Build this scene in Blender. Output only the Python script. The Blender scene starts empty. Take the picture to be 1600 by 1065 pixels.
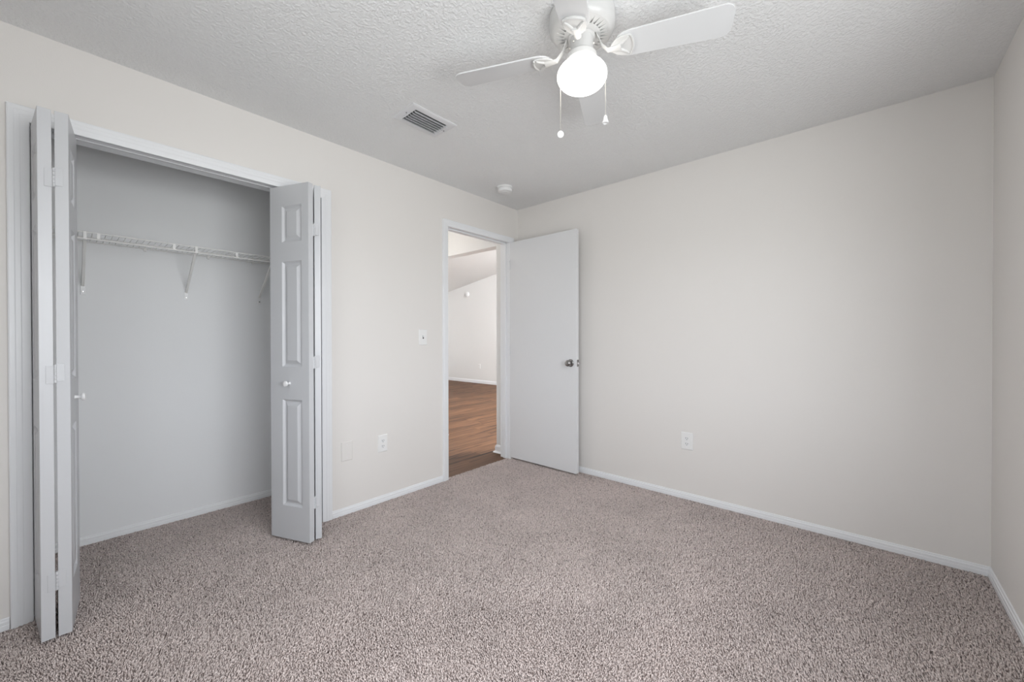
import bpy, bmesh, math, random
import numpy as np
from mathutils import Vector, Matrix

C = bpy.context.scene.collection
SC = bpy.context.scene
PI = math.pi
random.seed(4)

# ------------------------------------------------------------------ camera, world, light, exposure
CAM = Vector((2.5925, -3.0164, 1.1679)); YAW, PIT, ROL, FPX = 2.2945, -0.0063, -0.0014, 623.8
cd = bpy.data.cameras.new('camera'); cam = bpy.data.objects.new('camera', cd); C.objects.link(cam)
cd.sensor_fit = 'HORIZONTAL'; cd.sensor_width = 36.0; cd.lens = 36.0 * FPX / 1600.0
cd.clip_start = 0.02; cd.clip_end = 200
F = Vector((math.cos(YAW) * math.cos(PIT), math.sin(YAW) * math.cos(PIT), math.sin(PIT)))
R = Vector((math.sin(YAW), -math.cos(YAW), 0)); U = R.cross(F)
R2 = math.cos(ROL) * R + math.sin(ROL) * U; U2 = -math.sin(ROL) * R + math.cos(ROL) * U
m = Matrix((R2, U2, -F)).transposed().to_4x4(); m.translation = CAM
cam.matrix_world = m
SC.camera = cam

vs = SC.view_settings
vs.view_transform = 'Standard'; vs.look = 'None'; vs.exposure = -0.2; vs.gamma = 1.0; vs.use_curve_mapping = False

W = bpy.data.worlds.new('world'); SC.world = W; W.use_nodes = True
bgn = W.node_tree.nodes['Background']
bgn.inputs[1].default_value = 3.0
_tc = W.node_tree.nodes.new('ShaderNodeTexCoord'); _sp = W.node_tree.nodes.new('ShaderNodeSeparateXYZ'); _rp = W.node_tree.nodes.new('ShaderNodeValToRGB')
W.node_tree.links.new(_tc.outputs['Generated'], _sp.inputs[0]); W.node_tree.links.new(_sp.outputs[2], _rp.inputs['Fac']); W.node_tree.links.new(_rp.outputs['Color'], bgn.inputs[0])
_rp.color_ramp.elements[0].position = 0.0; _rp.color_ramp.elements[0].color = (0.22, 0.24, 0.20, 1)
_rp.color_ramp.elements[1].position = 0.06; _rp.color_ramp.elements[1].color = (0.85, 0.92, 1.0, 1)

def area(name, loc, rot, sx, sy, power, col):
    l = bpy.data.lights.new(name, 'AREA'); l.shape = 'RECTANGLE'; l.size = sx; l.size_y = sy
    l.energy = power; l.color = col
    o = bpy.data.objects.new(name, l); C.objects.link(o); o.location = loc; o.rotation_euler = rot
    return o

def point(name, loc, power, rad, col):
    l = bpy.data.lights.new(name, 'POINT'); l.energy = power; l.shadow_soft_size = rad; l.color = col
    o = bpy.data.objects.new(name, l); C.objects.link(o); o.location = loc
    return o

# window in the right wall (daylight), plus unseen rear and living room lights added for brightness
YB0 = -3.36
WY0, WY1, WZ0, WZ1 = -3.10, -1.25, 0.80, 2.04
for nm_, y_, tilt_, p_ in (('daylight_pane_near', -2.78, 86, 26), ('daylight_pane_far', -1.98, 100, 27)):
    area(nm_, (3.36, y_, 1.45), (0, math.radians(tilt_), 0), 1.3, 0.8, p_, (0.945, 0.97, 1.0)).data.spread = math.radians(172)
RWX0, RWX1 = 1.25, 2.55
area('rear_fill_added', ((RWX0 + RWX1) / 2, -3.66, 1.48), (math.radians(84), 0, 0), RWX1 - RWX0 + 0.1, 1.35, 17, (0.945, 0.97, 1.0)).data.spread = math.radians(172)  # added fill behind the camera, lifts the back wall and right side
area('living_fill_added', (1.10, 2.3, 2.78), (0, math.radians(96), 0), 1.0, 2.6, 400, (0.97, 0.985, 1.0))  # added fill at a high opening, brightens the living room

# ------------------------------------------------------------------ materials
def new_mat(name):
    mt = bpy.data.materials.new(name); mt.use_nodes = True
    return mt, mt.node_tree, mt.node_tree.nodes['Principled BSDF']

def node(nt, t, **kw):
    n = nt.nodes.new(t)
    for k, v in kw.items(): setattr(n, k, v)
    return n

def paint(name, col, rough=0.6, bump=0.0, scale=300.0, var=0.0, bscale2=None, dist=0.002, detail=3.0):
    mt, nt, b = new_mat(name)
    b.inputs['Base Color'].default_value = (*col, 1); b.inputs['Roughness'].default_value = rough
    tc = node(nt, 'ShaderNodeTexCoord')
    if var:
        nz = node(nt, 'ShaderNodeTexNoise'); nz.inputs['Scale'].default_value = 1.7; nz.inputs['Detail'].default_value = 2
        nt.links.new(tc.outputs['Object'], nz.inputs['Vector'])
        mx = node(nt, 'ShaderNodeMix', data_type='RGBA')
        mx.inputs['A'].default_value = (*[c * (1 - var) for c in col], 1); mx.inputs['B'].default_value = (*[min(1, c * (1 + var)) for c in col], 1)
        nt.links.new(nz.outputs['Fac'], mx.inputs['Factor']); nt.links.new(mx.outputs['Result'], b.inputs['Base Color'])
    if bump:
        nz = node(nt, 'ShaderNodeTexNoise'); nz.inputs['Scale'].default_value = scale; nz.inputs['Detail'].default_value = detail
        nt.links.new(tc.outputs['Object'], nz.inputs['Vector'])
        src = nz.outputs['Fac']
        if bscale2:
            rmp = node(nt, 'ShaderNodeValToRGB'); rmp.color_ramp.elements[0].position = 0.42; rmp.color_ramp.elements[1].position = 0.62
            nt.links.new(src, rmp.inputs['Fac']); src = rmp.outputs['Color']
        bp = node(nt, 'ShaderNodeBump'); bp.inputs['Strength'].default_value = bump; bp.inputs['Distance'].default_value = dist
        nt.links.new(src, bp.inputs['Height']); nt.links.new(bp.outputs['Normal'], b.inputs['Normal'])
    return mt

M = {}
M['wall'] = paint('wall_paint', (0.793, 0.765, 0.737), 0.62, 0.12, 210, 0.008)
M['closet'] = paint('closet_paint', (0.88, 0.885, 0.89), 0.6, 0.12, 210, 0.008)
M['ceiling'] = paint('ceiling_texture', (0.84, 0.84, 0.84), 0.85, 0.5, 90, 0.01, True, 0.004)
M['living'] = paint('living_paint', (0.82, 0.815, 0.805), 0.62, 0.1, 210, 0.008)
M['trim'] = paint('trim_gloss_paint', (0.84, 0.848, 0.865), 0.32, 0.03, 60)
M['door'] = paint('door_paint', (0.76, 0.762, 0.772), 0.38, 0.03, 40)
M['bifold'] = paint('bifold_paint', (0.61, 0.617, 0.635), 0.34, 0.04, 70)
M['plastic'] = paint('white_plastic', (0.84, 0.84, 0.84), 0.35)
M['switch'] = paint('plate_plastic', (0.86, 0.855, 0.845), 0.35)
M['fan'] = paint('fan_white_enamel', (0.62, 0.615, 0.605), 0.3)
M['blade'] = paint('fan_blade_laminate', (0.66, 0.66, 0.665), 0.4)
M['vent'] = paint('vent_enamel', (0.76, 0.76, 0.775), 0.4)
M['wire'] = paint('vinyl_coated_wire', (0.90, 0.89, 0.87), 0.4)
M['dark'] = paint('dark_slot', (0.015, 0.015, 0.015), 0.8)
M['duct'] = paint('dark_duct', (0.03, 0.03, 0.032), 0.7)

def metal(name, col, rough):
    mt, nt, b = new_mat(name)
    b.inputs['Base Color'].default_value = (*col, 1); b.inputs['Metallic'].default_value = 1.0
    nz = node(nt, 'ShaderNodeTexNoise'); nz.inputs['Scale'].default_value = 40
    mr = node(nt, 'ShaderNodeMapRange'); mr.inputs['To Min'].default_value = rough * 0.8; mr.inputs['To Max'].default_value = rough * 1.2
    nt.links.new(nz.outputs['Fac'], mr.inputs['Value']); nt.links.new(mr.outputs['Result'], b.inputs['Roughness'])
    return mt
M['nickel'] = metal('brushed_nickel', (0.34, 0.33, 0.325), 0.24)
M['steel'] = metal('chain_steel', (0.80, 0.78, 0.72), 0.35)

def glass_globe():
    mt, nt, b = new_mat('lit_opal_glass')
    b.inputs['Base Color'].default_value = (0.95, 0.94, 0.92, 1); b.inputs['Roughness'].default_value = 0.25
    b.inputs['Emission Color'].default_value = (1.0, 0.965, 0.91, 1); b.inputs['Emission Strength'].default_value = 3.0
    return mt
M['globe'] = glass_globe()

def glass_pane():
    mt, nt, b = new_mat('window_glass')
    b.inputs['Base Color'].default_value = (1, 1, 1, 1); b.inputs['Roughness'].default_value = 0.0
    b.inputs['Transmission Weight'].default_value = 1.0; b.inputs['IOR'].default_value = 1.01
    return mt
M['glass'] = glass_pane()

def carpet():
    mt, nt, b = new_mat('frieze_carpet')
    b.inputs['Roughness'].default_value = 0.95
    b.inputs['Specular IOR Level'].default_value = 0.1
    tc = node(nt, 'ShaderNodeTexCoord')
    def noise(scale, detail, rough=0.5, dist=0.0):
        n = node(nt, 'ShaderNodeTexNoise'); n.inputs['Scale'].default_value = scale; n.inputs['Detail'].default_value = detail
        n.inputs['Roughness'].default_value = rough; n.inputs['Distortion'].default_value = dist
        nt.links.new(tc.outputs['Object'], n.inputs['Vector']); return n.outputs['Fac']
    def ramp(src, stops):
        r = node(nt, 'ShaderNodeValToRGB'); cr = r.color_ramp
        while len(cr.elements) < len(stops): cr.elements.new(0.5)
        for e, (p_, c_) in zip(cr.elements, stops): e.position = p_; e.color = (*c_, 1)
        nt.links.new(src, r.inputs['Fac']); return r.outputs['Color']
    def mix(f, a, c, mode='MIX'):
        x = node(nt, 'ShaderNodeMix', data_type='RGBA'); x.blend_type = mode
        if isinstance(f, (int, float)): x.inputs['Factor'].default_value = f
        else: nt.links.new(f, x.inputs['Factor'])
        nt.links.new(a, x.inputs['A']); nt.links.new(c, x.inputs['B']); return x.outputs['Result']
    fine = noise(105, 3, 0.7, 0.4)
    patch = noise(2.6, 4, 0.6, 0.4)
    col = ramp(fine, [(0.35, (0.17, 0.13, 0.12)), (0.43, (0.65, 0.555, 0.525)), (0.56, (0.79, 0.69, 0.655)), (0.68, (0.93, 0.835, 0.795))])
    pt = ramp(patch, [(0.34, (0.92, 0.92, 0.92)), (0.62, (1.03, 1.03, 1.03))])
    col = mix(1.0, col, pt, 'MULTIPLY')
    nt.links.new(col, b.inputs['Base Color'])
    return mt
M['carpet'] = carpet()

def wood():
    mt, nt, b = new_mat('laminate_planks')
    b.inputs['Roughness'].default_value = 0.6; b.inputs['Specular IOR Level'].default_value = 0.3
    tc = node(nt, 'ShaderNodeTexCoord')
    sep = node(nt, 'ShaderNodeSeparateXYZ'); nt.links.new(tc.outputs['Object'], sep.inputs[0])
    def math_(op, a, bb=None):
        n = node(nt, 'ShaderNodeMath', operation=op)
        if isinstance(a, (int, float)): n.inputs[0].default_value = a
        else: nt.links.new(a, n.inputs[0])
        if bb is not None:
            if isinstance(bb, (int, float)): n.inputs[1].default_value = bb
            else: nt.links.new(bb, n.inputs[1])
        return n.outputs[0]
    row = math_('FLOOR', math_('DIVIDE', sep.outputs[0], 0.16))
    wn = node(nt, 'ShaderNodeTexWhiteNoise', noise_dimensions='1D'); nt.links.new(row, wn.inputs['W'])
    seg = math_('FLOOR', math_('ADD', math_('DIVIDE', sep.outputs[1], 1.2), math_('MULTIPLY', wn.outputs['Value'], 5)))
    cmb = node(nt, 'ShaderNodeCombineXYZ'); nt.links.new(row, cmb.inputs[0]); nt.links.new(seg, cmb.inputs[1])
    wn2 = node(nt, 'ShaderNodeTexWhiteNoise', noise_dimensions='3D'); nt.links.new(cmb.outputs[0], wn2.inputs['Vector'])
    # grain stretched along the planks (y)
    off = node(nt, 'ShaderNodeVectorMath', operation='SCALE'); nt.links.new(wn2.outputs['Color'], off.inputs[0]); off.inputs['Scale'].default_value = 4.0
    add = node(nt, 'ShaderNodeVectorMath', operation='ADD'); nt.links.new(tc.outputs['Object'], add.inputs[0]); nt.links.new(off.outputs[0], add.inputs[1])
    mp = node(nt, 'ShaderNodeMapping'); mp.inputs['Scale'].default_value = (22, 1.5, 1); nt.links.new(add.outputs[0], mp.inputs['Vector'])
    nz = node(nt, 'ShaderNodeTexNoise'); nz.inputs['Scale'].default_value = 1.0; nz.inputs['Detail'].default_value = 5; nz.inputs['Distortion'].default_value = 0.8
    nt.links.new(mp.outputs[0], nz.inputs['Vector'])
    r = node(nt, 'ShaderNodeValToRGB'); cr = r.color_ramp
    cr.elements[0].position = 0.33; cr.elements[0].color = (0.022, 0.009, 0.004, 1)
    cr.elements[1].position = 0.68; cr.elements[1].color = (0.165, 0.083, 0.044, 1)
    e = cr.elements.new(0.43); e.color = (0.108, 0.051, 0.025, 1)
    nt.links.new(nz.outputs['Fac'], r.inputs['Fac'])
    hs = node(nt, 'ShaderNodeHueSaturation'); nt.links.new(r.outputs['Color'], hs.inputs['Color'])
    mr = node(nt, 'ShaderNodeMapRange'); mr.inputs['To Min'].default_value = 0.8; mr.inputs['To Max'].default_value = 1.25
    nt.links.new(wn2.outputs['Value'], mr.inputs['Value']); nt.links.new(mr.outputs['Result'], hs.inputs['Value'])
    # seams
    fx = math_('FRACT', math_('DIVIDE', sep.outputs[0], 0.16))
    seam = math_('LESS_THAN', fx, 0.02)
    mx = node(nt, 'ShaderNodeMix', data_type='RGBA'); nt.links.new(seam, mx.inputs['Factor'])
    nt.links.new(hs.outputs['Color'], mx.inputs['A']); mx.inputs['B'].default_value = (0.08, 0.035, 0.018, 1)
    nt.links.new(mx.outputs['Result'], b.inputs['Base Color'])
    return mt
M['wood'] = wood()

# ------------------------------------------------------------------ mesh helpers
def bm_new(): return bmesh.new()

def box(bm, x0, x1, y0, y1, z0, z1, bev=0.0, mat=None):
    vs_ = [bm.verts.new(v) for v in ((x0, y0, z0), (x1, y0, z0), (x1, y1, z0), (x0, y1, z0), (x0, y0, z1), (x1, y0, z1), (x1, y1, z1), (x0, y1, z1))]
    fs = [bm.faces.new([vs_[i] for i in f]) for f in ((0, 3, 2, 1), (4, 5, 6, 7), (0, 1, 5, 4), (1, 2, 6, 5), (2, 3, 7, 6), (3, 0, 4, 7))]
    if bev:
        es = list({e for f in fs for e in f.edges})
        r = bmesh.ops.bevel(bm, geom=es, offset=bev, segments=2, profile=0.5, affect='EDGES')
        vs_ = list({v for f in r['faces'] for v in f.verts} | {v for v in vs_ if v.is_valid})
    if mat is not None:
        bmesh.ops.transform(bm, matrix=mat, verts=[v for v in vs_ if v.is_valid])
    return bm

def lathe(bm, prof, seg=48, mat=Matrix(), a0=0.0, cap=True):
    rings = []
    for r, z in prof:
        if r < 1e-6: rings.append([bm.verts.new(mat @ Vector((0, 0, z)))])
        else: rings.append([bm.verts.new(mat @ Vector((r * math.cos(a0 + 2 * PI * k / seg), r * math.sin(a0 + 2 * PI * k / seg), z))) for k in range(seg)])
    for a, b in zip(rings, rings[1:]):
        for k in range(seg):
            k2 = (k + 1) % seg
            if len(a) == 1 and len(b) == 1: continue
            if len(a) == 1: bm.faces.new((a[0], b[k2], b[k]))
            elif len(b) == 1: bm.faces.new((a[k], a[k2], b[0]))
            else: bm.faces.new((a[k], a[k2], b[k2], b[k]))
    if cap:
        if len(rings[0]) > 1: bm.faces.new(rings[0])
        if len(rings[-1]) > 1: bm.faces.new(list(reversed(rings[-1])))
    return bm

def frame_from(d):
    d = d.normalized(); up = Vector((0, 0, 1)) if abs(d.z) < 0.95 else Vector((1, 0, 0))
    x = d.cross(up).normalized(); y = x.cross(d).normalized(); return x, y

def tube(bm, pts, r, seg=8, cap=True):
    pts = [Vector(p) for p in pts]; rings = []
    for i, p in enumerate(pts):
        d = (pts[min(i + 1, len(pts) - 1)] - pts[max(i - 1, 0)]); x, y = frame_from(d)
        rr = r[i] if isinstance(r, (list, tuple)) else r
        rings.append([bm.verts.new(p + rr * (math.cos(2 * PI * k / seg) * x + math.sin(2 * PI * k / seg) * y)) for k in range(seg)])
    for a, b in zip(rings, rings[1:]):
        for k in range(seg): bm.faces.new((a[k], a[(k + 1) % seg], b[(k + 1) % seg], b[k]))
    if cap: bm.faces.new(list(reversed(rings[0]))); bm.faces.new(rings[-1])
    return bm

def prism(bm, outline, z0, z1, mat=Matrix()):
    a = [bm.verts.new(mat @ Vector((x, y, z0))) for x, y in outline]; b = [bm.verts.new(mat @ Vector((x, y, z1))) for x, y in outline]
    n = len(outline)
    bm.faces.new(list(reversed(a))); bm.faces.new(b)
    for k in range(n): bm.faces.new((a[k], a[(k + 1) % n], b[(k + 1) % n], b[k]))
    return bm

def sections(bm, secs, cap=True, closed=True):
    rings = [[bm.verts.new(v) for v in s] for s in secs]
    n = len(rings[0])
    for a, b in zip(rings, rings[1:]):
        for k in range(n if closed else n - 1): bm.faces.new((a[k], a[(k + 1) % n], b[(k + 1) % n], b[k]))
    if cap: bm.faces.new(list(reversed(rings[0]))); bm.faces.new(rings[-1])
    return bm

def wpos(o):
    p = Vector((0, 0, 0))
    while o: p = p + o.location; o = o.parent
    return p

def obj(name, bm, mat, parent=None, smooth=False, bevel=0.0, base=None):
    bmesh.ops.recalc_face_normals(bm, faces=bm.faces)
    org = wpos(parent) if parent else Vector(base or (0, 0, 0))
    bmesh.ops.translate(bm, vec=-org, verts=bm.verts)
    me = bpy.data.meshes.new(name); bm.to_mesh(me); bm.free()
    for mm in (mat if isinstance(mat, list) else [mat]): me.materials.append(mm)
    if smooth:
        for p in me.polygons: p.use_smooth = True
    o = bpy.data.objects.new(name, me); C.objects.link(o)
    if parent: o.parent = parent
    else: o.location = org
    if bevel:
        b = o.modifiers.new('bevel', 'BEVEL'); b.width = bevel; b.segments = 2; b.limit_method = 'ANGLE'; b.angle_limit = math.radians(40)
    if smooth:
        for e in me.edges: pass
        try: me.set_sharp_from_angle(angle=math.radians(38))
        except Exception: pass
    return o

def tag(o, label, cat, group=None):
    o['label'] = label; o['category'] = cat
    if group: o['group'] = group
    return o

def thing(name, label, cat, loc, group=None):
    o = bpy.data.objects.new(name, None); C.objects.link(o); o.location = loc; o.empty_display_size = 0.05
    return tag(o, label, cat, group)

def struct(name, bm, mat, label=None, cat=None, bevel=0.0, smooth=False):
    o = obj(name, bm, mat, None, smooth, bevel); o['kind'] = 'structure'
    if label: tag(o, label, cat)
    return o

# ------------------------------------------------------------------ dimensions
H = 2.44; RW = 3.06; YB = -3.36; T = 0.115
CY0, CY1, CZ = -3.095, -1.916, 2.06         # closet opening
DY0, DY1, DZ = -0.889, -0.121, 2.10         # room door opening
CLX = -0.73; CLY0, CLY1 = -3.42, -1.72      # closet inside
HX = -1.225                                  # hall far side

# ------------------------------------------------------------------ structure
bm = bm_new(); box(bm, -0.02, RW + 0.02, YB - 0.02, 0.02, -0.10, -0.0135); box(bm, CLX - 0.02, -0.02, CLY0 - 0.02, CLY1 + 0.02, -0.10, -0.0135)
pile_floor = struct('floor', bm, M['carpet'], 'greyish beige speckled frieze carpet covering bedroom and closet', 'carpet')
def add_pile(o, areas, step=0.0064, seed=3):
    """cut-pile carpet: every tuft a small leaning spindle, added to the floor's own mesh"""
    rng = np.random.default_rng(seed); P = []
    for x0, x1, y0, y1 in areas:
        gx, gy = np.meshgrid(np.arange(x0, x1, step), np.arange(y0, y1, step))
        P.append(np.stack([gx.ravel(), gy.ravel()], 1))
    P = np.concatenate(P); n = len(P)
    P += rng.uniform(-0.55, 0.55, P.shape) * step
    # brushed pile: the lean follows slow waves over the floor
    ph = 2.1 * np.sin(1.9 * P[:, 0] + 1.3 * np.sin(2.3 * P[:, 1])) + 1.7 * np.sin(2.7 * P[:, 1] + 1.1 * np.sin(3.1 * P[:, 0])) + rng.normal(0, 0.9, n)
    ln = 0.0030 + 0.0045 * rng.random(n)
    lean = np.stack([np.cos(ph) * ln, np.sin(ph) * ln], 1)
    hgt = 0.0115 + 0.0060 * rng.random(n)
    rad = step * (0.42 + 0.22 * rng.random(n)); rot = rng.uniform(0, 2 * np.pi, n)
    V = np.zeros((n, 7, 3))
    for lvl, (f, rs, zz) in enumerate(((0.0, 0.75, 0.0), (0.55, 1.0, 0.66))):
        for k in range(3):
            a = rot + k * 2 * np.pi / 3 + lvl * 0.9
            V[:, lvl * 3 + k, 0] = P[:, 0] + lean[:, 0] * f + rad * rs * np.cos(a)
            V[:, lvl * 3 + k, 1] = P[:, 1] + lean[:, 1] * f + rad * rs * np.sin(a)
            V[:, lvl * 3 + k, 2] = hgt * zz
    V[:, 6, 0] = P[:, 0] + lean[:, 0]; V[:, 6, 1] = P[:, 1] + lean[:, 1]; V[:, 6, 2] = hgt
    V[:, :, 2] += PILE_Z
    me = o.data; v0 = len(me.vertices); base = np.zeros(v0 * 3); me.vertices.foreach_get('co', base)
    polys = [list(p.vertices) for p in me.polygons]
    tri = []
    for k in range(3):
        k2 = (k + 1) % 3
        tri += [(k, k2, 3 + k2), (k, 3 + k2, 3 + k), (3 + k, 3 + k2, 6)]
    tri = np.array(tri)
    T_ = (np.arange(n)[:, None, None] * 7 + tri[None] + v0).reshape(-1, 3)
    for p in polys: 
        for q in range(1, len(p) - 1): T_ = T_
    bt = np.array([(p[0], p[q], p[q + 1]) for p in polys for q in range(1, len(p) - 1)])
    T_ = np.concatenate([bt, T_]).astype(np.int32)
    m2 = bpy.data.meshes.new('floor')
    m2.vertices.add(v0 + n * 7); m2.vertices.foreach_set('co', np.concatenate([base, V.reshape(-1)]).astype(np.float32))
    m2.loops.add(len(T_) * 3); m2.loops.foreach_set('vertex_index', T_.reshape(-1))
    m2.polygons.add(len(T_)); m2.polygons.foreach_set('loop_start', np.arange(0, len(T_) * 3, 3, dtype=np.int32))
    m2.update(calc_edges=True); m2.materials.append(M['carpet']); o.data = m2
PILE_Z = -0.0135
add_pile(pile_floor, [(-0.022, RW - 0.006, YB, -0.006), (CLX + 0.004, -0.022, CLY0, CLY1)])
bm = bm_new(); box(bm, -6.9, -0.02, CLY1 + 0.02, 4.5, -0.11, -0.006); box(bm, -0.02, 1.6, 0.12, 4.5, -0.11, -0.006)
struct('floor_hall', bm, M['wood'], 'brown wood plank floor seen through the open bedroom doorway', 'wood floor')

bm = bm_new(); box(bm, HX - 0.15, RW + 0.13, YB - 0.13, 0.12, H, H + 0.1)
struct('ceiling', bm, M['ceiling'], 'white textured bedroom ceiling', 'ceiling')

bm = bm_new(); jt = 0.018
for y0, y1, z0, z1 in ((YB - 0.1, CY0 - jt, 0, H), (CY0 - jt, CY1 + jt, CZ + jt, H), (CY1 + jt, DY0 - jt, 0, H), (DY0 - jt, DY1 + jt, DZ + jt, H), (DY1 + jt, 0, 0, H)):
    box(bm, -T, 0, y0, y1, z0 - (0.1 if z0 == 0 else 0), z1)
bmesh.ops.remove_doubles(bm, verts=bm.verts, dist=1e-5)
struct('wall_left', bm, M['wall'], 'off white wall holding the closet opening and the doorway', 'wall')
bm = bm_new(); box(bm, -T, RW + 0.1, 0, 0.08, -0.1, H)
struct('wall_back', bm, M['wall'], 'plain off white wall behind the open white door', 'wall')
bm = bm_new(); RX = RW + 0.12
for y0, y1, z0, z1 in ((YB - 0.1, WY0, -0.1, H), (WY0, WY1, -0.1, WZ0), (WY0, WY1, WZ1, H), (WY1, 0.0, -0.1, H)):
    box(bm, RW, RX, y0, y1, z0, z1)
struct('wall_right', bm, M['wall'], 'off white wall along the right edge of the room', 'wall')
bm = bm_new()
for x0, x1, z0, z1 in ((-T, RWX0, -0.1, H), (RWX0, RWX1, -0.1, WZ0), (RWX0, RWX1, WZ1, H), (RWX1, RW, -0.1, H)): box(bm, x0, x1, YB - 0.1, YB, z0, z1)  # opening cut for the added rear window
struct('wall_front', bm, M['wall'])
# closet shell
bm = bm_new(); box(bm, CLX - 0.1, CLX, CLY0 - 0.1, CLY1 + 0.1, -0.1, H)
struct('wall_closet_back', bm, M['closet'], 'white back wall inside the open closet', 'wall')
bm = bm_new(); box(bm, CLX, -T, CLY0 - 0.1, CLY0, -0.1, H); struct('wall_closet_left', bm, M['closet'])
bm = bm_new(); box(bm, CLX, -T, CLY1, CLY1 + 0.1, -0.1, H); struct('wall_closet_right', bm, M['closet'])
# hall and living room beyond the door
SY0, SY1, SX, SZ = -0.035, 0.08, -0.256, 2.12
bm = bm_new(); box(bm, SX, -T, SY0, SY1, -0.1, 3.6); box(bm, HX, SX, SY0, SY1, SZ, 3.6); box(bm, -6.9, HX, SY0, SY1, -0.1, 3.6)
struct('wall_hall_header', bm, M['living'], 'off white header and wall end over the hallway passage', 'wall')
bm = bm_new(); box(bm, HX - 0.1, HX, CLY1 + 0.1, SY0, -0.1, H); struct('wall_hall_left', bm, M['living'])
bm = bm_new(); box(bm, HX - 0.1, CLX - 0.1, CLY1, CLY1 + 0.1, -0.1, H); struct('wall_hall_end', bm, M['living'])
bm = bm_new(); box(bm, -6.9, 1.6, 4.27, 4.4, -0.1, 4.2)
struct('wall_living_far', bm, M['living'], 'far pale living room wall under the sloped ceiling', 'wall')
bm = bm_new(); box(bm, -6.9, -6.6, 0.08, 4.27, -0.1, 4.0); struct('wall_living_left', bm, M['living'])
bm = bm_new()
LX = 1.14
for y0, y1, z0, z1 in ((0.08, 1.0, -0.1, 4.0), (1.0, 3.6, -0.1, 2.25), (1.0, 3.6, 3.30, 4.0), (3.6, 4.27, -0.1, 4.0)): box(bm, LX, LX + 0.12, y0, y1, z0, z1)  # high gap made for the added living room light
struct('wall_living_right', bm, M['living'])
bm = bm_new()
def zc(x): return 2.485 + 0.1655 * (x + 6.237)
sections(bm, [[(x, 0.0 if x < -0.2 else 0.0, zc(x)), (x, 4.4, zc(x)), (x, 4.4, zc(x) + 0.1), (x, 0.0, zc(x) + 0.1)] for x in (-6.9, 1.5)])
struct('ceiling_living', bm, M['living'], 'sloped pale living room ceiling seen through the doorway', 'ceiling')
bm = bm_new(); box(bm, -0.3, 1.5, 0.08, 0.1, 2.4, 3.7); struct('wall_living_near', bm, M['living'])

# ---- baseboards (stepped profile), x/y runs
def base_profile(h=0.047, t=0.012):
    return [(0, 0), (t, 0), (t, h * 0.42), (t * 0.86, h * 0.47), (t * 0.86, h * 0.72), (t * 0.55, h * 0.80), (t * 0.45, h * 0.95), (t * 0.2, h), (0, h)]

def run(bm, p0, p1, nrm, prof, m0=0.0, m1=0.0):
    p0, p1, nrm = Vector(p0), Vector(p1), Vector(nrm); d = (p1 - p0).normalized()
    secs = []
    for p, mm in ((p0, m0), (p1, m1)):
        secs.append([p + nrm * a + Vector((0, 0, z)) + d * (mm * a) for a, z in prof])
    return sections(bm, secs)

bp = base_profile()
bm = bm_new(); run(bm, (0, 0, -0.002), (RW, 0, -0.002), (0, -1, 0), bp, 1, -1); struct('baseboard_back', bm, M['trim'], 'white baseboard along the back wall', 'baseboard')
bm = bm_new(); run(bm, (RW, 0, -0.002), (RW, YB, -0.002), (-1, 0, 0), bp, 1, 0); struct('baseboard_right', bm, M['trim'], 'white baseboard along the right wall', 'baseboard')
bm = bm_new(); run(bm, (0, CY1 + 0.063, -0.002), (0, DY0 - 0.054, -0.002), (1, 0, 0), bp)
run(bm, (0, DY1 + 0.064, -0.002), (0, 0, -0.002), (1, 0, 0), bp, 0, -1)
run(bm, (0, YB, -0.002), (0, CY0 - 0.063, -0.002), (1, 0, 0), bp)
struct('baseboard_left', bm, M['trim'], 'white baseboard between closet casing and door casing', 'baseboard')
bm = bm_new(); run(bm, (CLX, CLY0, -0.002), (CLX, CLY1, -0.002), (1, 0, 0), bp); struct('baseboard_closet', bm, M['closet'])
# hall stub baseboard: tall board wrapped round the wall end with a shoe moulding
def shoe_prof(): return [(0, 0), (0.028, 0), (0.026, 0.008), (0.020, 0.015), (0.012, 0.018), (0.012, 0.060), (0.008, 0.070), (0.004, 0.078), (0, 0.080)]
bm = bm_new(); run(bm, (-T, SY0, -0.006), (SX, SY0, -0.006), (0, -1, 0), shoe_prof(), 0, 1); run(bm, (SX, SY0, -0.006), (SX, SY1, -0.006), (-1, 0, 0), shoe_prof(), -1, 0)
struct('baseboard_hall', bm, M['trim'], 'white baseboard with shoe moulding around the hall wall end', 'baseboard')
bm = bm_new(); run(bm, (-6.6, 4.27, -0.006), (LX, 4.27, -0.006), (0, -1, 0), base_profile(0.085, 0.014)); struct('baseboard_living', bm, M['trim'], 'white baseboard of the far living room wall', 'baseboard')
bm = bm_new(); run(bm, (HX, SY0, -0.006), (HX, SY1 + 0.03, -0.006), (1, 0, 0), shoe_prof()); struct('baseboard_hall_left', bm, M['trim'])

# ---- casings
CP = [(0, 0), (0, 0.0095), (0.003, 0.0115), (0.012, 0.0125), (0.024, 0.0135), (0.0265, 0.0147), (0.040, 0.0157), (0.0425, 0.0168), (0.056, 0.0175), (0.060, 0.0155), (0.062, 0.0)]
def casing(y0, y1, zt, scale=1.0, right=True):
    bm = bm_new()
    prof = [(w * scale, t) for w, t in CP]
    s = [[Vector((t, y0 - w, -0.002)) for w, t in prof], [Vector((t, y0 - w, zt + w)) for w, t in prof], [Vector((t, y1 + w, zt + w)) for w, t in prof], [Vector((t, y1 + w, -0.002)) for w, t in prof]]
    return sections(bm, s)
struct('trim_1', casing(CY0, CY1, CZ), M['trim'], 'white fluted casing around the closet opening', 'door casing')
struct('trim_2', casing(DY0, DY1 + 0.002, DZ - 0.003, 0.86), M['trim'], 'white casing around the bedroom doorway', 'door casing')
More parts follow.
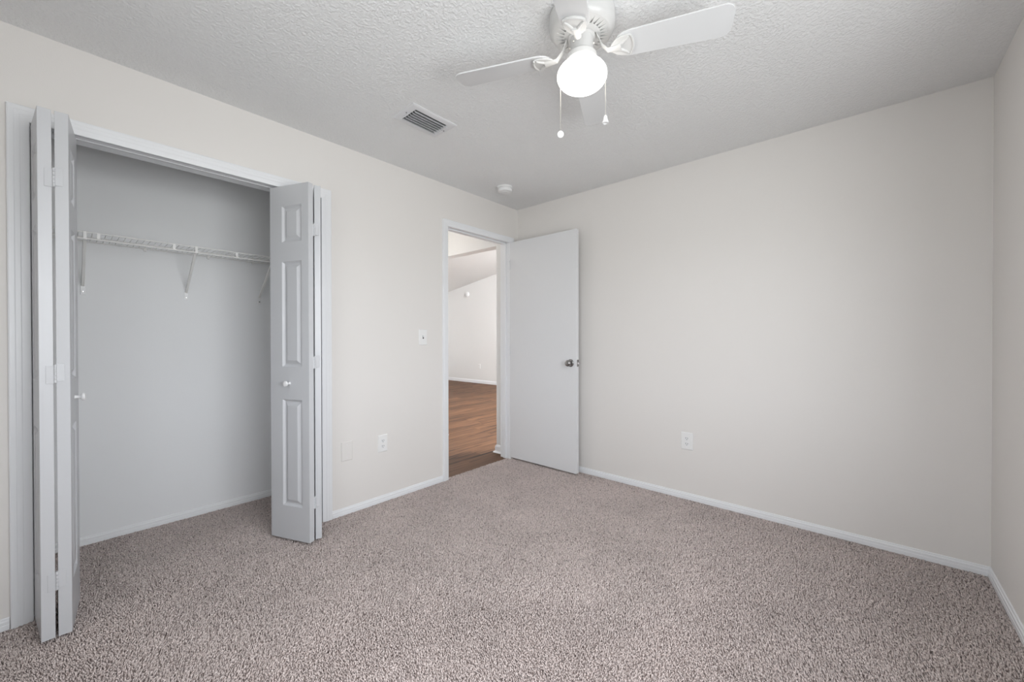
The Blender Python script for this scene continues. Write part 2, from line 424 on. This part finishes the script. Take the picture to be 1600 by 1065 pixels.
# jambs
bm = bm_new()
box(bm, -T - 0.004, 0.004, CY0 - jt, CY0, 0, CZ + jt); box(bm, -T - 0.004, 0.004, CY1, CY1 + jt, 0, CZ + jt); box(bm, -T - 0.004, 0.004, CY0, CY1, CZ, CZ + jt)
struct('trim_3', bm, M['trim'], 'white jamb lining of the closet opening', 'door jamb')
bm = bm_new()
box(bm, -T - 0.004, 0.004, DY0 - jt, DY0, -0.01, DZ + jt); box(bm, -T - 0.004, 0.004, DY1, DY1 + jt, -0.01, DZ + jt); box(bm, -T - 0.004, 0.004, DY0, DY1, DZ, DZ + jt)
box(bm, -0.075, -0.040, DY0, DY0 + 0.011, -0.01, DZ, 0.002); box(bm, -0.075, -0.040, DY1 - 0.011, DY1, -0.01, DZ, 0.002); box(bm, -0.075, -0.040, DY0, DY1, DZ - 0.011, DZ, 0.002)
struct('trim_4', bm, M['trim'], 'white jamb and stop of the bedroom doorway', 'door jamb')
# strike plate on the latch jamb
bm = bm_new(); box(bm, -0.036, -0.004, DY0, DY0 + 0.0025, 0.925, 0.985, 0.0008)
sp = obj('strike_plate', bm, M['nickel'], None); tag(sp, 'small metal strike plate on the left doorway jamb', 'strike plate')

# ---- window of the right wall
bm = bm_new(); e = 0.045
box(bm, RW + 0.05, RX - 0.01, WY0, WY0 + e, WZ0, WZ1); box(bm, RW + 0.05, RX - 0.01, WY1 - e, WY1, WZ0, WZ1)
box(bm, RW + 0.05, RX - 0.01, WY0 + e, WY1 - e, WZ0, WZ0 + e); box(bm, RW + 0.05, RX - 0.01, WY0 + e, WY1 - e, WZ1 - e, WZ1)
box(bm, RW + 0.05, RX - 0.02, WY0 + e, WY1 - e, (WZ0 + WZ1) / 2 - 0.02, (WZ0 + WZ1) / 2 + 0.02)
wf = struct('window_1', bm, M['trim'])
bm = bm_new(); box(bm, RW - 0.03, RW + 0.05, WY0 - 0.03, WY1 + 0.03, WZ0 - 0.02, WZ0, 0.004)
obj('window_sill', bm, M['trim'], wf)

bm = bm_new()  # unseen rear window, added only to let fill light in
box(bm, RWX0, RWX0 + e, YB - 0.09, YB - 0.04, WZ0, WZ1); box(bm, RWX1 - e, RWX1, YB - 0.09, YB - 0.04, WZ0, WZ1)
box(bm, RWX0 + e, RWX1 - e, YB - 0.09, YB - 0.04, WZ0, WZ0 + e); box(bm, RWX0 + e, RWX1 - e, YB - 0.09, YB - 0.04, WZ1 - e, WZ1)
box(bm, RWX0 + e, RWX1 - e, YB - 0.08, YB - 0.04, (WZ0 + WZ1) / 2 - 0.02, (WZ0 + WZ1) / 2 + 0.02)
wf = struct('added_window_rear', bm, M['trim'])
bm = bm_new(); box(bm, RWX0 - 0.03, RWX1 + 0.03, YB - 0.04, YB + 0.03, WZ0 - 0.02, WZ0, 0.004)
obj('window_sill', bm, M['trim'], wf)  # sill of the added rear window

# ------------------------------------------------------------------ bedroom door (hinged, open into the room)
DX0, DX1, SL0, SL1, DB, DT = 0.006, 0.763, -0.121, -0.085, 0.014, 2.098
bm = bm_new(); box(bm, DX0, DX1, SL0, SL1, DB, DT, 0.003)
door = struct('door_1', bm, M['door'], 'plain flat white bedroom door standing open against back wall', 'door')
# knob (both sides) and rosette: axis along y
def knob_bm(x, z, y, s):
    bm = bm_new()
    mt = Matrix.Translation((x, y, z)) @ Matrix.Rotation(-s * PI / 2, 4, 'X') @ Matrix.Diagonal((1, 1, 1, 1))
    prof = [(0.0, 0.0), (0.031, 0.0), (0.033, 0.002), (0.032, 0.006), (0.026, 0.009), (0.014, 0.011), (0.012, 0.020), (0.013, 0.026), (0.020, 0.031), (0.0265, 0.038), (0.028, 0.046), (0.026, 0.053), (0.020, 0.058), (0.010, 0.0605), (0, 0.061)]
    return lathe(bm, prof, 32, mt)
k1 = obj('door_knob', knob_bm(0.705, 0.957, SL0, -1), M['nickel'], door, True)
k1['label'] = 'round brushed metal knob'
bm = knob_bm(0.705, 0.957, SL1, 1); k2 = obj('door_knob', bm, M['nickel'], door, True)
bm = bm_new(); box(bm, DX1 - 0.001, DX1 + 0.0025, SL0 + 0.006, SL1 - 0.006, 0.928, 0.986, 0.001)
lp = obj('latch_plate', bm, M['nickel'], door)
bm = bm_new(); prism(bm, [(DX1, SL0 + 0.010), (DX1 + 0.003, SL0 + 0.010), (DX1 + 0.014, SL0 + 0.022), (DX1 + 0.014, SL0 + 0.026), (DX1, SL0 + 0.026)], 0.949, 0.965)
obj('latch_bolt', bm, M['nickel'], lp)
for z in (0.22, 1.05, 1.88):
    bm = bm_new(); tube(bm, [(0.003, SL0 - 0.004, z - 0.045), (0.003, SL0 - 0.004, z + 0.045)], 0.0055, 12)
    obj('hinge', bm, M['trim'], door, True)

# ------------------------------------------------------------------ bifold closet doors
def panel_bm(mt, w, th, z0, z1, fields):
    """slab from u=0..w, v=-th/2..th/2 with raised-panel fields on both faces, moved by mt"""
    bm = bm_new(); nv = []
    def V(u, v, z):
        q = bm.verts.new(mt @ Vector((u, v, z))); return q
    us0, us1 = 0.052, w - 0.092
    for s in (-1, 1):
        v0 = s * th / 2
        def quad(a, b, c, d): bm.faces.new([V(*a), V(*b), V(*c), V(*d)])
        quad((0, v0, z0), (us0, v0, z0), (us0, v0, z1), (0, v0, z1)); quad((us1, v0, z0), (w, v0, z0), (w, v0, z1), (us1, v0, z1))
        zz = [z0] + [q for f in fields for q in f] + [z1]
        for a, b in zip(zz[0::2], zz[1::2]): quad((us0, v0, a), (us1, v0, a), (us1, v0, b), (us0, v0, b))
        for a, b in fields:
            loops = [(0.0, 0.0), (0.003, 0.0025), (0.010, 0.0095), (0.016, 0.0110), (0.020, 0.0100), (0.036, 0.0015), (0.038, 0.0010)]
            rings = []
            for ins, dp in loops:
                v = s * (th / 2 - dp)
                rings.append([V(us0 + ins, v, a + ins), V(us1 - ins, v, a + ins), V(us1 - ins, v, b - ins), V(us0 + ins, v, b - ins)])
            for p, q in zip(rings, rings[1:]):
                for k in range(4): bm.faces.new((p[k], p[(k + 1) % 4], q[(k + 1) % 4], q[k]))
            bm.faces.new(rings[-1])
    h = th / 2
    for f in (((0, -h, z0), (0, h, z0), (0, h, z1), (0, -h, z1)), ((w, -h, z0), (w, h, z0), (w, h, z1), (w, -h, z1)), ((0, -h, z0), (w, -h, z0), (w, h, z0), (0, h, z0)), ((0, -h, z1), (w, -h, z1), (w, h, z1), (0, h, z1))):
        bm.faces.new([V(*q) for q in f])
    bmesh.ops.remove_doubles(bm, verts=bm.verts, dist=1e-5)
    return bm

FIELDS = [(0.205, 0.819), (1.006, 1.613), (1.724, 1.932)]
BZ0, BZ1 = 0.014, 2.048
def seg_mat(p, q):
    """local u runs from p to q; v to its left"""
    p, q = Vector((*p, 0)), Vector((*q, 0)); d = (q - p).normalized(); n = Vector((-d.y, d.x, 0))
    mt = Matrix((d, n, Vector((0, 0, 1)))).transposed().to_4x4(); mt.translation = p
    return mt, (q - p).length

def bifold(label, jamb, lead, knob_panel_back, thick=0.0365):
    """jamb=(front_mid, back_mid) centre line of the jamb-side panel; lead = same of the leading panel"""
    root = thing('bifold_door', label, 'closet door', ((jamb[0][0] + lead[0][0]) / 2, (jamb[0][1] + lead[0][1]) / 2, 0), None)
    out = []
    for fr, bk in (jamb, lead):
        mt, L = seg_mat(fr, bk)
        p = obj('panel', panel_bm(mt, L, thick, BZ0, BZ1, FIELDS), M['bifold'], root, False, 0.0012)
        out.append((mt, L, p))
    return root, out

# left pair: jamb panel A (left), leading panel B (right, beside the opening)
la, lb = ((0.251, -3.0525), (-0.040, -3.079)), ((0.251, -3.009), (-0.030, -2.982))
ra, rb = ((0.233, -2.0335), (-0.045, -1.940)), ((0.2445, -2.0750), (-0.0250, -2.1845))
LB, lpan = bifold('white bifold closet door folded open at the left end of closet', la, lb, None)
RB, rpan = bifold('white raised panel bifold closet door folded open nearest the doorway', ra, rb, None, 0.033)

def hinges(root, ya, yb, xf):
    ym = (ya + yb) / 2
    for z in (0.235, 1.035, 1.79):
        bm = bm_new()
        box(bm, xf, xf + 0.0018, ym - 0.024, ym - 0.002, z - 0.038, z + 0.030, 0.0006)
        box(bm, xf, xf + 0.0018, ym + 0.002, ym + 0.024, z - 0.030, z + 0.038, 0.0006)
        h = obj('hinge', bm, M['bifold'], root)
        bm = bm_new()
        for k in range(5):
            tube(bm, [(xf + 0.0025, ym, z - 0.036 + k * 0.0145), (xf + 0.0025, ym, z - 0.036 + k * 0.0145 + 0.0132)], 0.0042, 10)
        obj('knuckle', bm, M['bifold'], h, True)
hinges(LB, -3.035, -3.0245, 0.2518)
hinges(RB, -2.0580, -2.0500, 0.2385)

KP = [(0, 0), (0.009, 0.0), (0.008, 0.004), (0.0062, 0.010), (0.0062, 0.015), (0.010, 0.020), (0.0155, 0.024), (0.0165, 0.028), (0.014, 0.033), (0.007, 0.0355), (0, 0.036)]
def bif_knob(pan, side, root, z=0.915):
    mt, L, p = pan
    ax = (mt.to_3x3() @ Vector((0, side, 0)))
    pos = mt @ Vector((L * 0.5, side * 0.016, z))
    rot = Vector((0, 0, 1)).rotation_difference(ax).to_matrix().to_4x4()
    bm = bm_new(); lathe(bm, KP, 24, Matrix.Translation(pos) @ rot)
    obj('knob', bm, M['plastic'], p, True)
# the side of the leading panel that faces the closet opening
sideL = 1 if (lpan[1][0].to_3x3() @ Vector((0, 1, 0))).y > 0 else -1
sideR = 1 if (rpan[1][0].to_3x3() @ Vector((0, 1, 0))).y < 0 else -1
bif_knob(lpan[1], sideL, LB, 0.925); bif_knob(rpan[1], sideR, RB, 0.912)

# bifold track under the head jamb
bm = bm_new(); box(bm, -0.058, -0.036, CY0 + 0.003, CY1 - 0.003, CZ - 0.003, CZ, 0.001)
tr = struct('trim_5', bm, M['vent'], 'white bifold track under the closet head', 'track')

# ------------------------------------------------------------------ wire closet shelf
SHZ, SHX = 1.722, -0.43
shelf = thing('wire_shelf', 'white wire closet shelf on diagonal brackets across the closet back wall', 'wire shelf', (CLX, -2.5, SHZ))
ya, yb = CLY0 + 0.01, CLY1 - 0.01
bm = bm_new()
n = int((yb - ya) / 0.0254)
for k in range(n + 1):
    y = ya + (yb - ya) * k / n
    tube(bm, [(CLX + 0.008, y, SHZ), (SHX, y, SHZ), (SHX + 0.004, y, SHZ - 0.004), (SHX + 0.004, y, SHZ - 0.026)] if False else [(CLX + 0.008, y, SHZ + 0.002), (SHX, y, SHZ + 0.002)], 0.0014, 6)
obj('deck_wires', bm, M['wire'], shelf)
for nm, x, z, r in (('front_rail', SHX, SHZ, 0.0036), ('front_rail', SHX + 0.004, SHZ - 0.034, 0.0040), ('back_rail', CLX + 0.008, SHZ, 0.003), ('middle_rail', (CLX + SHX) / 2, SHZ - 0.001, 0.003)):
    bm = bm_new(); tube(bm, [(x, ya, z), (x, yb, z)], r, 8); obj(nm, bm, M['wire'], shelf, True)
for y in (-2.88, -2.573, -2.263, -1.95):
    bm = bm_new(); box(bm, SHX + 0.002, SHX + 0.0055, y - 0.0065, y + 0.0065, SHZ - 0.034, SHZ, 0.0008); obj('tie_strap', bm, M['wire'], shelf)
for y in (-2.929, -2.47, -2.05):
    top = Vector((SHX - 0.006, y, SHZ - 0.022)); bot = Vector((CLX + 0.005, y, 1.468))
    bm = bm_new()
    d = bot - top; nrm = Vector((d.z, 0, -d.x)).normalized() * 0.008
    secs = [[p + nrm + Vector((0, 0.007, 0)), p + nrm - Vector((0, 0.007, 0)), p - nrm * 0.3 - Vector((0, 0.006, 0)), p - nrm * 0.3 + Vector((0, 0.006, 0))] for p in (top, bot)]
    sections(bm, secs)
    box(bm, SHX - 0.010, SHX + 0.007, y - 0.007, y + 0.007, SHZ - 0.040, SHZ + 0.004, 0.002)
    br = obj('support_bracket', bm, M['wire'], shelf, False, 0.001)
    bm = bm_new(); box(bm, CLX, CLX + 0.006, y - 0.011, y + 0.011, 1.418, 1.476, 0.002); ft = obj('bracket_foot', bm, M['plastic'], br)
    bm = bm_new(); lathe(bm, [(0.0045, 0), (0.0045, 0.0075), (0.003, 0.0085), (0, 0.0085)], 12, Matrix.Translation((CLX, y, 1.437)) @ Matrix.Rotation(PI / 2, 4, 'Y')); obj('screw', bm, M['nickel'], br)
for y in (-2.96, -2.669, -2.353, -2.09, -1.85):
    bm = bm_new(); box(bm, CLX, CLX + 0.012, y - 0.007, y + 0.007, SHZ - 0.016, SHZ + 0.008, 0.002); obj('wall_clip', bm, M['wire'], shelf)

# ------------------------------------------------------------------ ceiling fan
FX, FY, BLZ, FR, FA = 1.7505, -1.6435, 2.292, 0.535, 0.398
fan = thing('ceiling_fan', 'white four blade ceiling fan with a glowing round globe light', 'ceiling fan', (FX, FY, H))
TF = Matrix.Translation((FX, FY, 0))
bm = bm_new(); lathe(bm, [(0.121, H), (0.128, H - 0.004), (0.1285, H - 0.040), (0.126, H - 0.056), (0.118, H - 0.068), (0.110, H - 0.073), (0.108, H - 0.074)], 64, TF)
obj('motor_housing', bm, M['fan'], fan, True)
# vent ring with radial slots
RZ = H - 0.073
bm = bm_new(); NS = 30
prof_r = [0.108, 0.101, 0.072, 0.050]
def rz(r): return RZ - 0.012 * (0.108 - r) / 0.058
for k in range(NS * 2):
    a0, a1 = (2 * PI * (k // 2) / NS + (0 if k % 2 == 0 else 0.50 * 2 * PI / NS)), (2 * PI * (k // 2) / NS + (0.50 if k % 2 == 0 else 1.0) * 2 * PI / NS)
    # slotted angle bins leave the middle ring open
    for i, (ra_, rb_) in enumerate(zip(prof_r, prof_r[1:])):
        if i == 1 and k % 2 == 0 : 
            for zf in ((0, 0.006),):
                pass
            # slot walls
            c0 = [Vector((FX + r * math.cos(a), FY + r * math.sin(a), rz(r))) for r, a in ((ra_, a0), (rb_, a0), (rb_, a1), (ra_, a1))]
            c1 = [v + Vector((0, 0, 0.0025)) for v in c0]
            for j in range(4): bm.faces.new([bm.verts.new(q) for q in (c0[j], c0[(j + 1) % 4], c1[(j + 1) % 4], c1[j])])
            continue
        bm.faces.new([bm.verts.new(Vector((FX + r * math.cos(a), FY + r * math.sin(a), rz(r)))) for r, a in ((ra_, a0), (rb_, a0), (rb_, a1), (ra_, a1))])
bmesh.ops.remove_doubles(bm, verts=bm.verts, dist=1e-5)
obj('vent_ring', bm, M['fan'], fan)
bm = bm_new(); lathe(bm, [(0.0, RZ + 0.010), (0.104, RZ + 0.010), (0.104, RZ + 0.0115), (0, RZ + 0.0115)], 48, TF); obj('motor_plate', bm, M['duct'], fan)
# switch housing and fitter
bm = bm_new(); lathe(bm, [(0.052, RZ - 0.010), (0.054, RZ - 0.016), (0.046, RZ - 0.020), (0.045, RZ - 0.070), (0.050, RZ - 0.078), (0.058, RZ - 0.084), (0.060, RZ - 0.104), (0.058, RZ - 0.106)], 48, TF)
sw = obj('switch_housing', bm, M['fan'], fan, True)
for a in (0.3, 2.4, 4.5, 3.6):
    bm = bm_new(); ax = Vector((math.cos(a), math.sin(a), 0)); rot = Vector((0, 0, 1)).rotation_difference(ax).to_matrix().to_4x4()
    lathe(bm, [(0.004, 0), (0.004, 0.003), (0.0025, 0.005), (0, 0.005)], 12, Matrix.Translation(Vector((FX, FY, RZ - 0.045)) + ax * 0.0448) @ rot); obj('screw', bm, M['steel'], sw, True)
# globe
GZ, GA, GB = 2.205, 0.098, 0.058
bm = bm_new(); prof = [(0.056, GZ + GB * 0.86)]
for k in range(1, 25):
    t = PI / 2 - 0.95 + (PI / 2 + 0.95 - 0.0) * 0 ; 
for k in range(0, 25):
    th = math.radians(58 - (58 + 90) * k / 24)
    r_ = GA * math.cos(th); z_ = GZ + GB * math.sin(th)
    prof.append((max(r_, 0.0), z_) if k < 24 else (0.0, GZ - GB))
lathe(bm, prof, 64, TF, 0, False)
obj('globe', bm, M['globe'], fan, True)['label'] = 'glowing white opal glass globe'
# blades
def blade_outline():
    r0, r1, wr, wt = 0.122, FR, 0.055, 0.0645
    pts = []
    for k in range(9):                                  # rounded root
        a = PI / 2 + PI * k / 8; pts.append((r0 + 0.058 + 0.058 * math.cos(a), wr * math.sin(a)))
    c = 0.036
    for k in range(7):
        a = -PI / 2 + PI / 2 * k / 6; pts.append((r1 - c + c * math.cos(a), -wt + c + c * math.sin(a)))
    for k in range(7):
        a = PI / 2 * k / 6; pts.append((r1 - c + c * math.cos(a), wt - c + c * math.sin(a)))
    return pts
PITCH = math.radians(-11)
for k in range(4):
    mt = Matrix.Translation((FX, FY, BLZ)) @ Matrix.Rotation(FA + k * PI / 2, 4, 'Z') @ Matrix.Rotation(PITCH, 4, 'X')
    bm = bm_new(); prism(bm, blade_outline(), 0.0, 0.006, mt)
    bl = obj('blade', bm, M['blade'], fan, False, 0.0015)
    # blade iron: curved arm + shield plate under the root
    bm = bm_new()
    arm = [(0.058, 0, RZ - 0.016), (0.066, 0.002, RZ - 0.028), (0.078, 0.004, RZ - 0.056), (0.100, 0.002, BLZ - 0.006), (0.150, 0.0, BLZ - 0.010)]
    m2 = Matrix.Translation((FX, FY, 0)) @ Matrix.Rotation(FA + k * PI / 2, 4, 'Z')
    wv = [0.020, 0.011, 0.009, 0.012, 0.018]; hv = [0.006, 0.007, 0.008, 0.007, 0.005]
    secs = []
    fine_arm = []
    for i in range(len(arm) - 1):
        for j in range(4):
            t = j / 4; fine_arm.append(([arm[i][q] * (1 - t) + arm[i + 1][q] * t for q in range(3)], wv[i] * (1 - t) + wv[i + 1] * t, hv[i] * (1 - t) + hv[i + 1] * t))
    fine_arm.append((arm[-1], wv[-1], hv[-1]))
    for (x, y, z), w_, h_ in fine_arm:
        secs.append([m2 @ Vector((x, y + w_ * math.cos(2 * PI * q / 10), z + h_ * math.sin(2 * PI * q / 10))) for q in range(10)])
    sections(bm, secs)
    iron = obj('blade_iron', bm, M['fan'], fan, True)
    # shield: heart-like plate with a raised rim and flared ribs
    bm = bm_new(); out = []
    for q in range(41):
        t = -1 + 2 * q / 40
        out.append((0.205 + 0.030 * (1 - t * t) ** 0.5 if False else 0.222 + 0.012 * math.cos(t * PI / 2), 0.046 * t))
    left = [(0.150 + 0.066 * (1 - math.cos(PI * q / 24)) / 2, -0.046 * math.sin(PI / 2 * q / 12) ** 0.8 if q else 0.0) for q in range(0, 13)]
    shape = [(0.110, 0.007), (0.118, 0.020), (0.132, 0.034), (0.150, 0.042), (0.172, 0.0445), (0.186, 0.042), (0.195, 0.029), (0.199, 0.012), (0.200, 0.0)]
    shape = shape + [(x, -y) for x, y in reversed(shape[:-1])]
    prism(bm, shape, -0.006, 0.0, mt)
    obj('shield_plate', bm, M['fan'], iron, False, 0.002)
    bm = bm_new()
    for sgn in (-1, 1):
        pts = [mt @ Vector((x, sgn * y, -0.006)) for x, y in ((0.118, 0.003), (0.136, 0.006), (0.155, 0.015), (0.171, 0.028), (0.178, 0.036))]
        tube(bm, pts, [0.007, 0.007, 0.006, 0.005, 0.003], 8)
    pts = [mt @ Vector((0.186 + 0.009 * math.cos(t * PI / 2), 0.040 * t, -0.006)) for t in [-1 + q / 8 for q in range(17)]]
    tube(bm, pts, 0.004, 8)
    obj('rib', bm, M['fan'], iron, True)
# pull chains: beads strung as one part each, with fob
lat = Vector((math.sin(YAW), -math.cos(YAW), 0)); dep = Vector((math.cos(YAW), math.sin(YAW), 0))
for (l_, d_, zb, kind) in ((-0.077, 0.064, 2.020, 'disc'), (0.0985, 0.022, 2.062, 'bell')):
    base = Vector((FX, FY, 0)) + lat * l_ + dep * d_
    inn = Vector((FX, FY, 0)) + (lat * l_ + dep * d_).normalized() * 0.046
    path = [inn + Vector((0, 0, 2.300)), inn + (base - inn) * 0.55 + Vector((0, 0, 2.285)), base + Vector((0, 0, 2.245)), base + Vector((0, 0, zb))]
    bm = bm_new(); tube(bm, path, 0.0011, 6)
    ch = obj('pull_chain', bm, M['steel'], fan, True)
    bm = bm_new()
    if kind == 'disc':
        rot = Vector((0, 0, 1)).rotation_difference(Vector((CAM.x - FX, CAM.y - FY, -0.5)).normalized()).to_matrix().to_4x4()
        lathe(bm, [(0, -0.004), (0.010, -0.004), (0.0135, -0.002), (0.0135, 0.002), (0.0105, 0.004), (0.009, 0.003), (0, 0.003)], 28, Matrix.Translation(base + Vector((0, 0, zb - 0.012))) @ rot)
    else:
        lathe(bm, [(0, zb + 0.002), (0.004, zb), (0.007, zb - 0.006), (0.0085, zb - 0.016), (0.012, zb - 0.026), (0.0125, zb - 0.030), (0.010, zb - 0.031), (0, zb - 0.024)], 24, Matrix.Translation(base))
    obj('fob', bm, M['plastic'], ch, True)

# ------------------------------------------------------------------ ceiling vent
vx0, vx1, vy0, vy1 = 0.552, 0.766, -1.750, -1.442
ix0, ix1, iy0, iy1 = 0.592, 0.729, -1.706, -1.478
vent = thing('ceiling_vent', 'white rectangular ceiling vent with dark louvre gaps', 'air vent', ((vx0 + vx1) / 2, (vy0 + vy1) / 2, H))
bm = bm_new()
secs = []
for (ex, ey0, ez) in ((0, 0, H), (0, 0, H - 0.003), (0.010, 0.010, H - 0.0065), (0.036, 0.040, H - 0.0085), (0.040, 0.044, H - 0.006), (0.040, 0.044, H)):
    secs.append([(vx0 + ex, vy0 + ey0, ez), (vx1 - ex, vy0 + ey0, ez), (vx1 - ex, vy1 - ey0, ez), (vx0 + ex, vy1 - ey0, ez)])
sections(bm, secs, cap=False)
obj('frame', bm, M['vent'], vent)
bm = bm_new(); box(bm, ix0, ix1, iy0, iy1, H - 0.0008, H + 0.0006); obj('duct_opening', bm, M['duct'], vent)
for k in range(6):
    x = ix0 + 0.010 + (ix1 - ix0 - 0.012) * k / 5.6
    mt = Matrix.Translation((x, 0, H - 0.0092)) @ Matrix.Rotation(math.radians(56), 4, 'Y')
    bm = bm_new(); box(bm, -0.0105, 0.0105, iy0, iy1, -0.0006, 0.0006, 0, mt); obj('louvre', bm, M['vent'], vent)
for y in (vy0 + 0.022, vy1 - 0.022):
    bm = bm_new(); lathe(bm, [(0, H - 0.0135), (0.003, H - 0.013), (0.004, H - 0.0105), (0.004, H - 0.009)], 12, Matrix.Translation(((vx0 + vx1) / 2 + 0.01, y, 0))); obj('screw', bm, M['nickel'], vent, True)
bm = bm_new(); box(bm, 0.62, 0.68, iy0 - 0.012, iy0 - 0.007, H - 0.015, H - 0.009, 0.001); obj('damper_lever', bm, M['vent'], vent)

# ------------------------------------------------------------------ smoke detector
sdx, sdy = 0.320, -0.532
sd = thing('smoke_detector', 'round white smoke detector on the ceiling near the back corner', 'smoke detector', (sdx, sdy, H))
bm = bm_new(); lathe(bm, [(0.066, H), (0.066, H - 0.010), (0.063, H - 0.013), (0.0, H - 0.013)], 40, Matrix.Translation((sdx, sdy, 0))); obj('mounting_base', bm, M['plastic'], sd, True)
bm = bm_new(); lathe(bm, [(0.056, H - 0.013), (0.057, H - 0.020), (0.060, H - 0.022), (0.060, H - 0.032), (0.054, H - 0.040), (0.034, H - 0.044), (0.033, H - 0.046), (0.0, H - 0.047)], 40, Matrix.Translation((sdx, sdy, 0))); obj('cover', bm, M['plastic'], sd, True)

# ------------------------------------------------------------------ wall plates; frame: origin on the wall, u along wall, n out of it
def plate(root, o, u, n, w, h, t=0.006, mat=None):
    mt = Matrix((u, Vector((0, 0, 1)), n)).transposed().to_4x4(); mt.translation = o
    bm = bm_new(); prof = [(0, 0), (0, t * 0.45), (0.004, t), ]
    secs = [[mt @ Vector((sx * (w / 2 - e_), sz * (h / 2 - e_), z_)) for sx, sz in ((-1, -1), (1, -1), (1, 1), (-1, 1))] for e_, z_ in prof]
    sections(bm, secs)
    p = obj('plate', bm, mat or M['switch'], root, False, 0.001)
    return mt, p

def screw(mt, u, z, root, t=0.006):
    bm = bm_new(); lathe(bm, [(0.0032, t - 0.001), (0.0032, t + 0.0006), (0.002, t + 0.0012), (0, t + 0.0012)], 12, mt @ Matrix.Translation((u, z, 0))); obj('screw', bm, M['plastic'], root, True)

def outlet(label, o, u, n, w=0.074, h=0.122, s=1.0, group=None):
    root = thing('wall_outlet', label, 'outlet', o, group)
    mt, p = plate(root, o, u, n, w, h)
    for dz in (0.0195 * s, -0.0195 * s):
        bm = bm_new(); pts = []
        for q in range(24):
            a = 2 * PI * q / 24; pts.append((0.0165 * math.cos(a), max(-0.0135, min(0.0135, 0.0172 * math.sin(a))) + dz))
        prism(bm, pts, 0.005, 0.0075, mt); r = obj('receptacle', bm, M['plastic'], root)
        bm = bm_new()
        for du, hh in ((-0.0065, 0.0045), (0.0065, 0.0040)):
            prism(bm, [(du - 0.0013, dz + 0.002 - hh), (du + 0.0013, dz + 0.002 - hh), (du + 0.0013, dz + 0.002 + hh), (du - 0.0013, dz + 0.002 + hh)], 0.0072, 0.0078, mt)
        prism(bm, [(0.0025 * math.cos(2 * PI * q / 12), dz - 0.0085 + 0.0025 * math.sin(2 * PI * q / 12)) for q in range(12)], 0.0072, 0.0078, mt)
        obj('slots', bm, M['dark'], r)
    screw(mt, 0, 0, root)
    return root
UX, UY = Vector((1, 0, 0)), Vector((0, 1, 0))
outlet('white wall outlet on the left wall beside a blank cover plate', Vector((0, -1.488, 0.418)), UY, UX, 0.074, 0.122)
outlet('white wall outlet alone on the large back wall', Vector((1.626, 0, 0.421)), UX, -UY, 0.084, 0.126)
outlet('tiny white outlet low on the far living room wall', Vector((-4.99, 4.27, 0.44)), UX, -UY)
bp_ = thing('blank_cover_plate', 'blank painted cover plate low on wall beside closet casing', 'cover plate', (0, -1.752, 0.418))
mt, p = plate(bp_, Vector((0, -1.752, 0.418)), UY, UX, 0.078, 0.128, 0.006, M['wall'])
screw(mt, 0, 0.042, bp_); screw(mt, 0, -0.042, bp_)
ls = thing('light_switch', 'white toggle light switch on the wall left of the doorway', 'light switch', (0, -1.137, 1.179))
mt, p = plate(ls, Vector((0, -1.137, 1.179)), UY, UX, 0.076, 0.122)
bm = bm_new(); box(bm, -0.005, 0.005, -0.012, 0.012, 0.005, 0.0066, 0, mt); sk = obj('toggle_slot', bm, M['duct'], ls)
bm = bm_new(); box(bm, -0.0035, 0.0035, -0.004, 0.006, 0.005, 0.016, 0.001, mt @ Matrix.Rotation(math.radians(-25), 4, 'X')); obj('toggle', bm, M['plastic'], ls)
screw(mt, 0, 0.030, ls); screw(mt, 0, -0.030, ls)

# living room wall sensor
sr = thing('wall_alarm', 'small round white alarm high on the far living room wall', 'alarm', (-5.44, 4.27, 2.36))
bm = bm_new(); lathe(bm, [(0, 0.045), (0.05, 0.043), (0.062, 0.034), (0.066, 0.012), (0.066, 0.0)], 32, Matrix.Translation((-5.44, 4.27, 2.36)) @ Matrix.Rotation(PI / 2, 4, 'X'))
obj('cover', bm, M['plastic'], sr, True)
# unseen hall light above the door head, added to brighten the header
hl = thing('added_hall_light', 'round flush ceiling light added unseen in the hall', 'lamp', (-0.92, -0.60, H))
bm = bm_new(); lathe(bm, [(0.12, H), (0.12, H - 0.02), (0.0, H - 0.02)], 32, Matrix.Translation((-0.92, -0.60, 0))); obj('base', bm, M['plastic'], hl, True)
point('hall_fill_added', (-0.92, -0.60, H - 0.12), 5.5, 0.05, (1.0, 0.95, 0.88))  # added point light for hall brightness, no known fixture
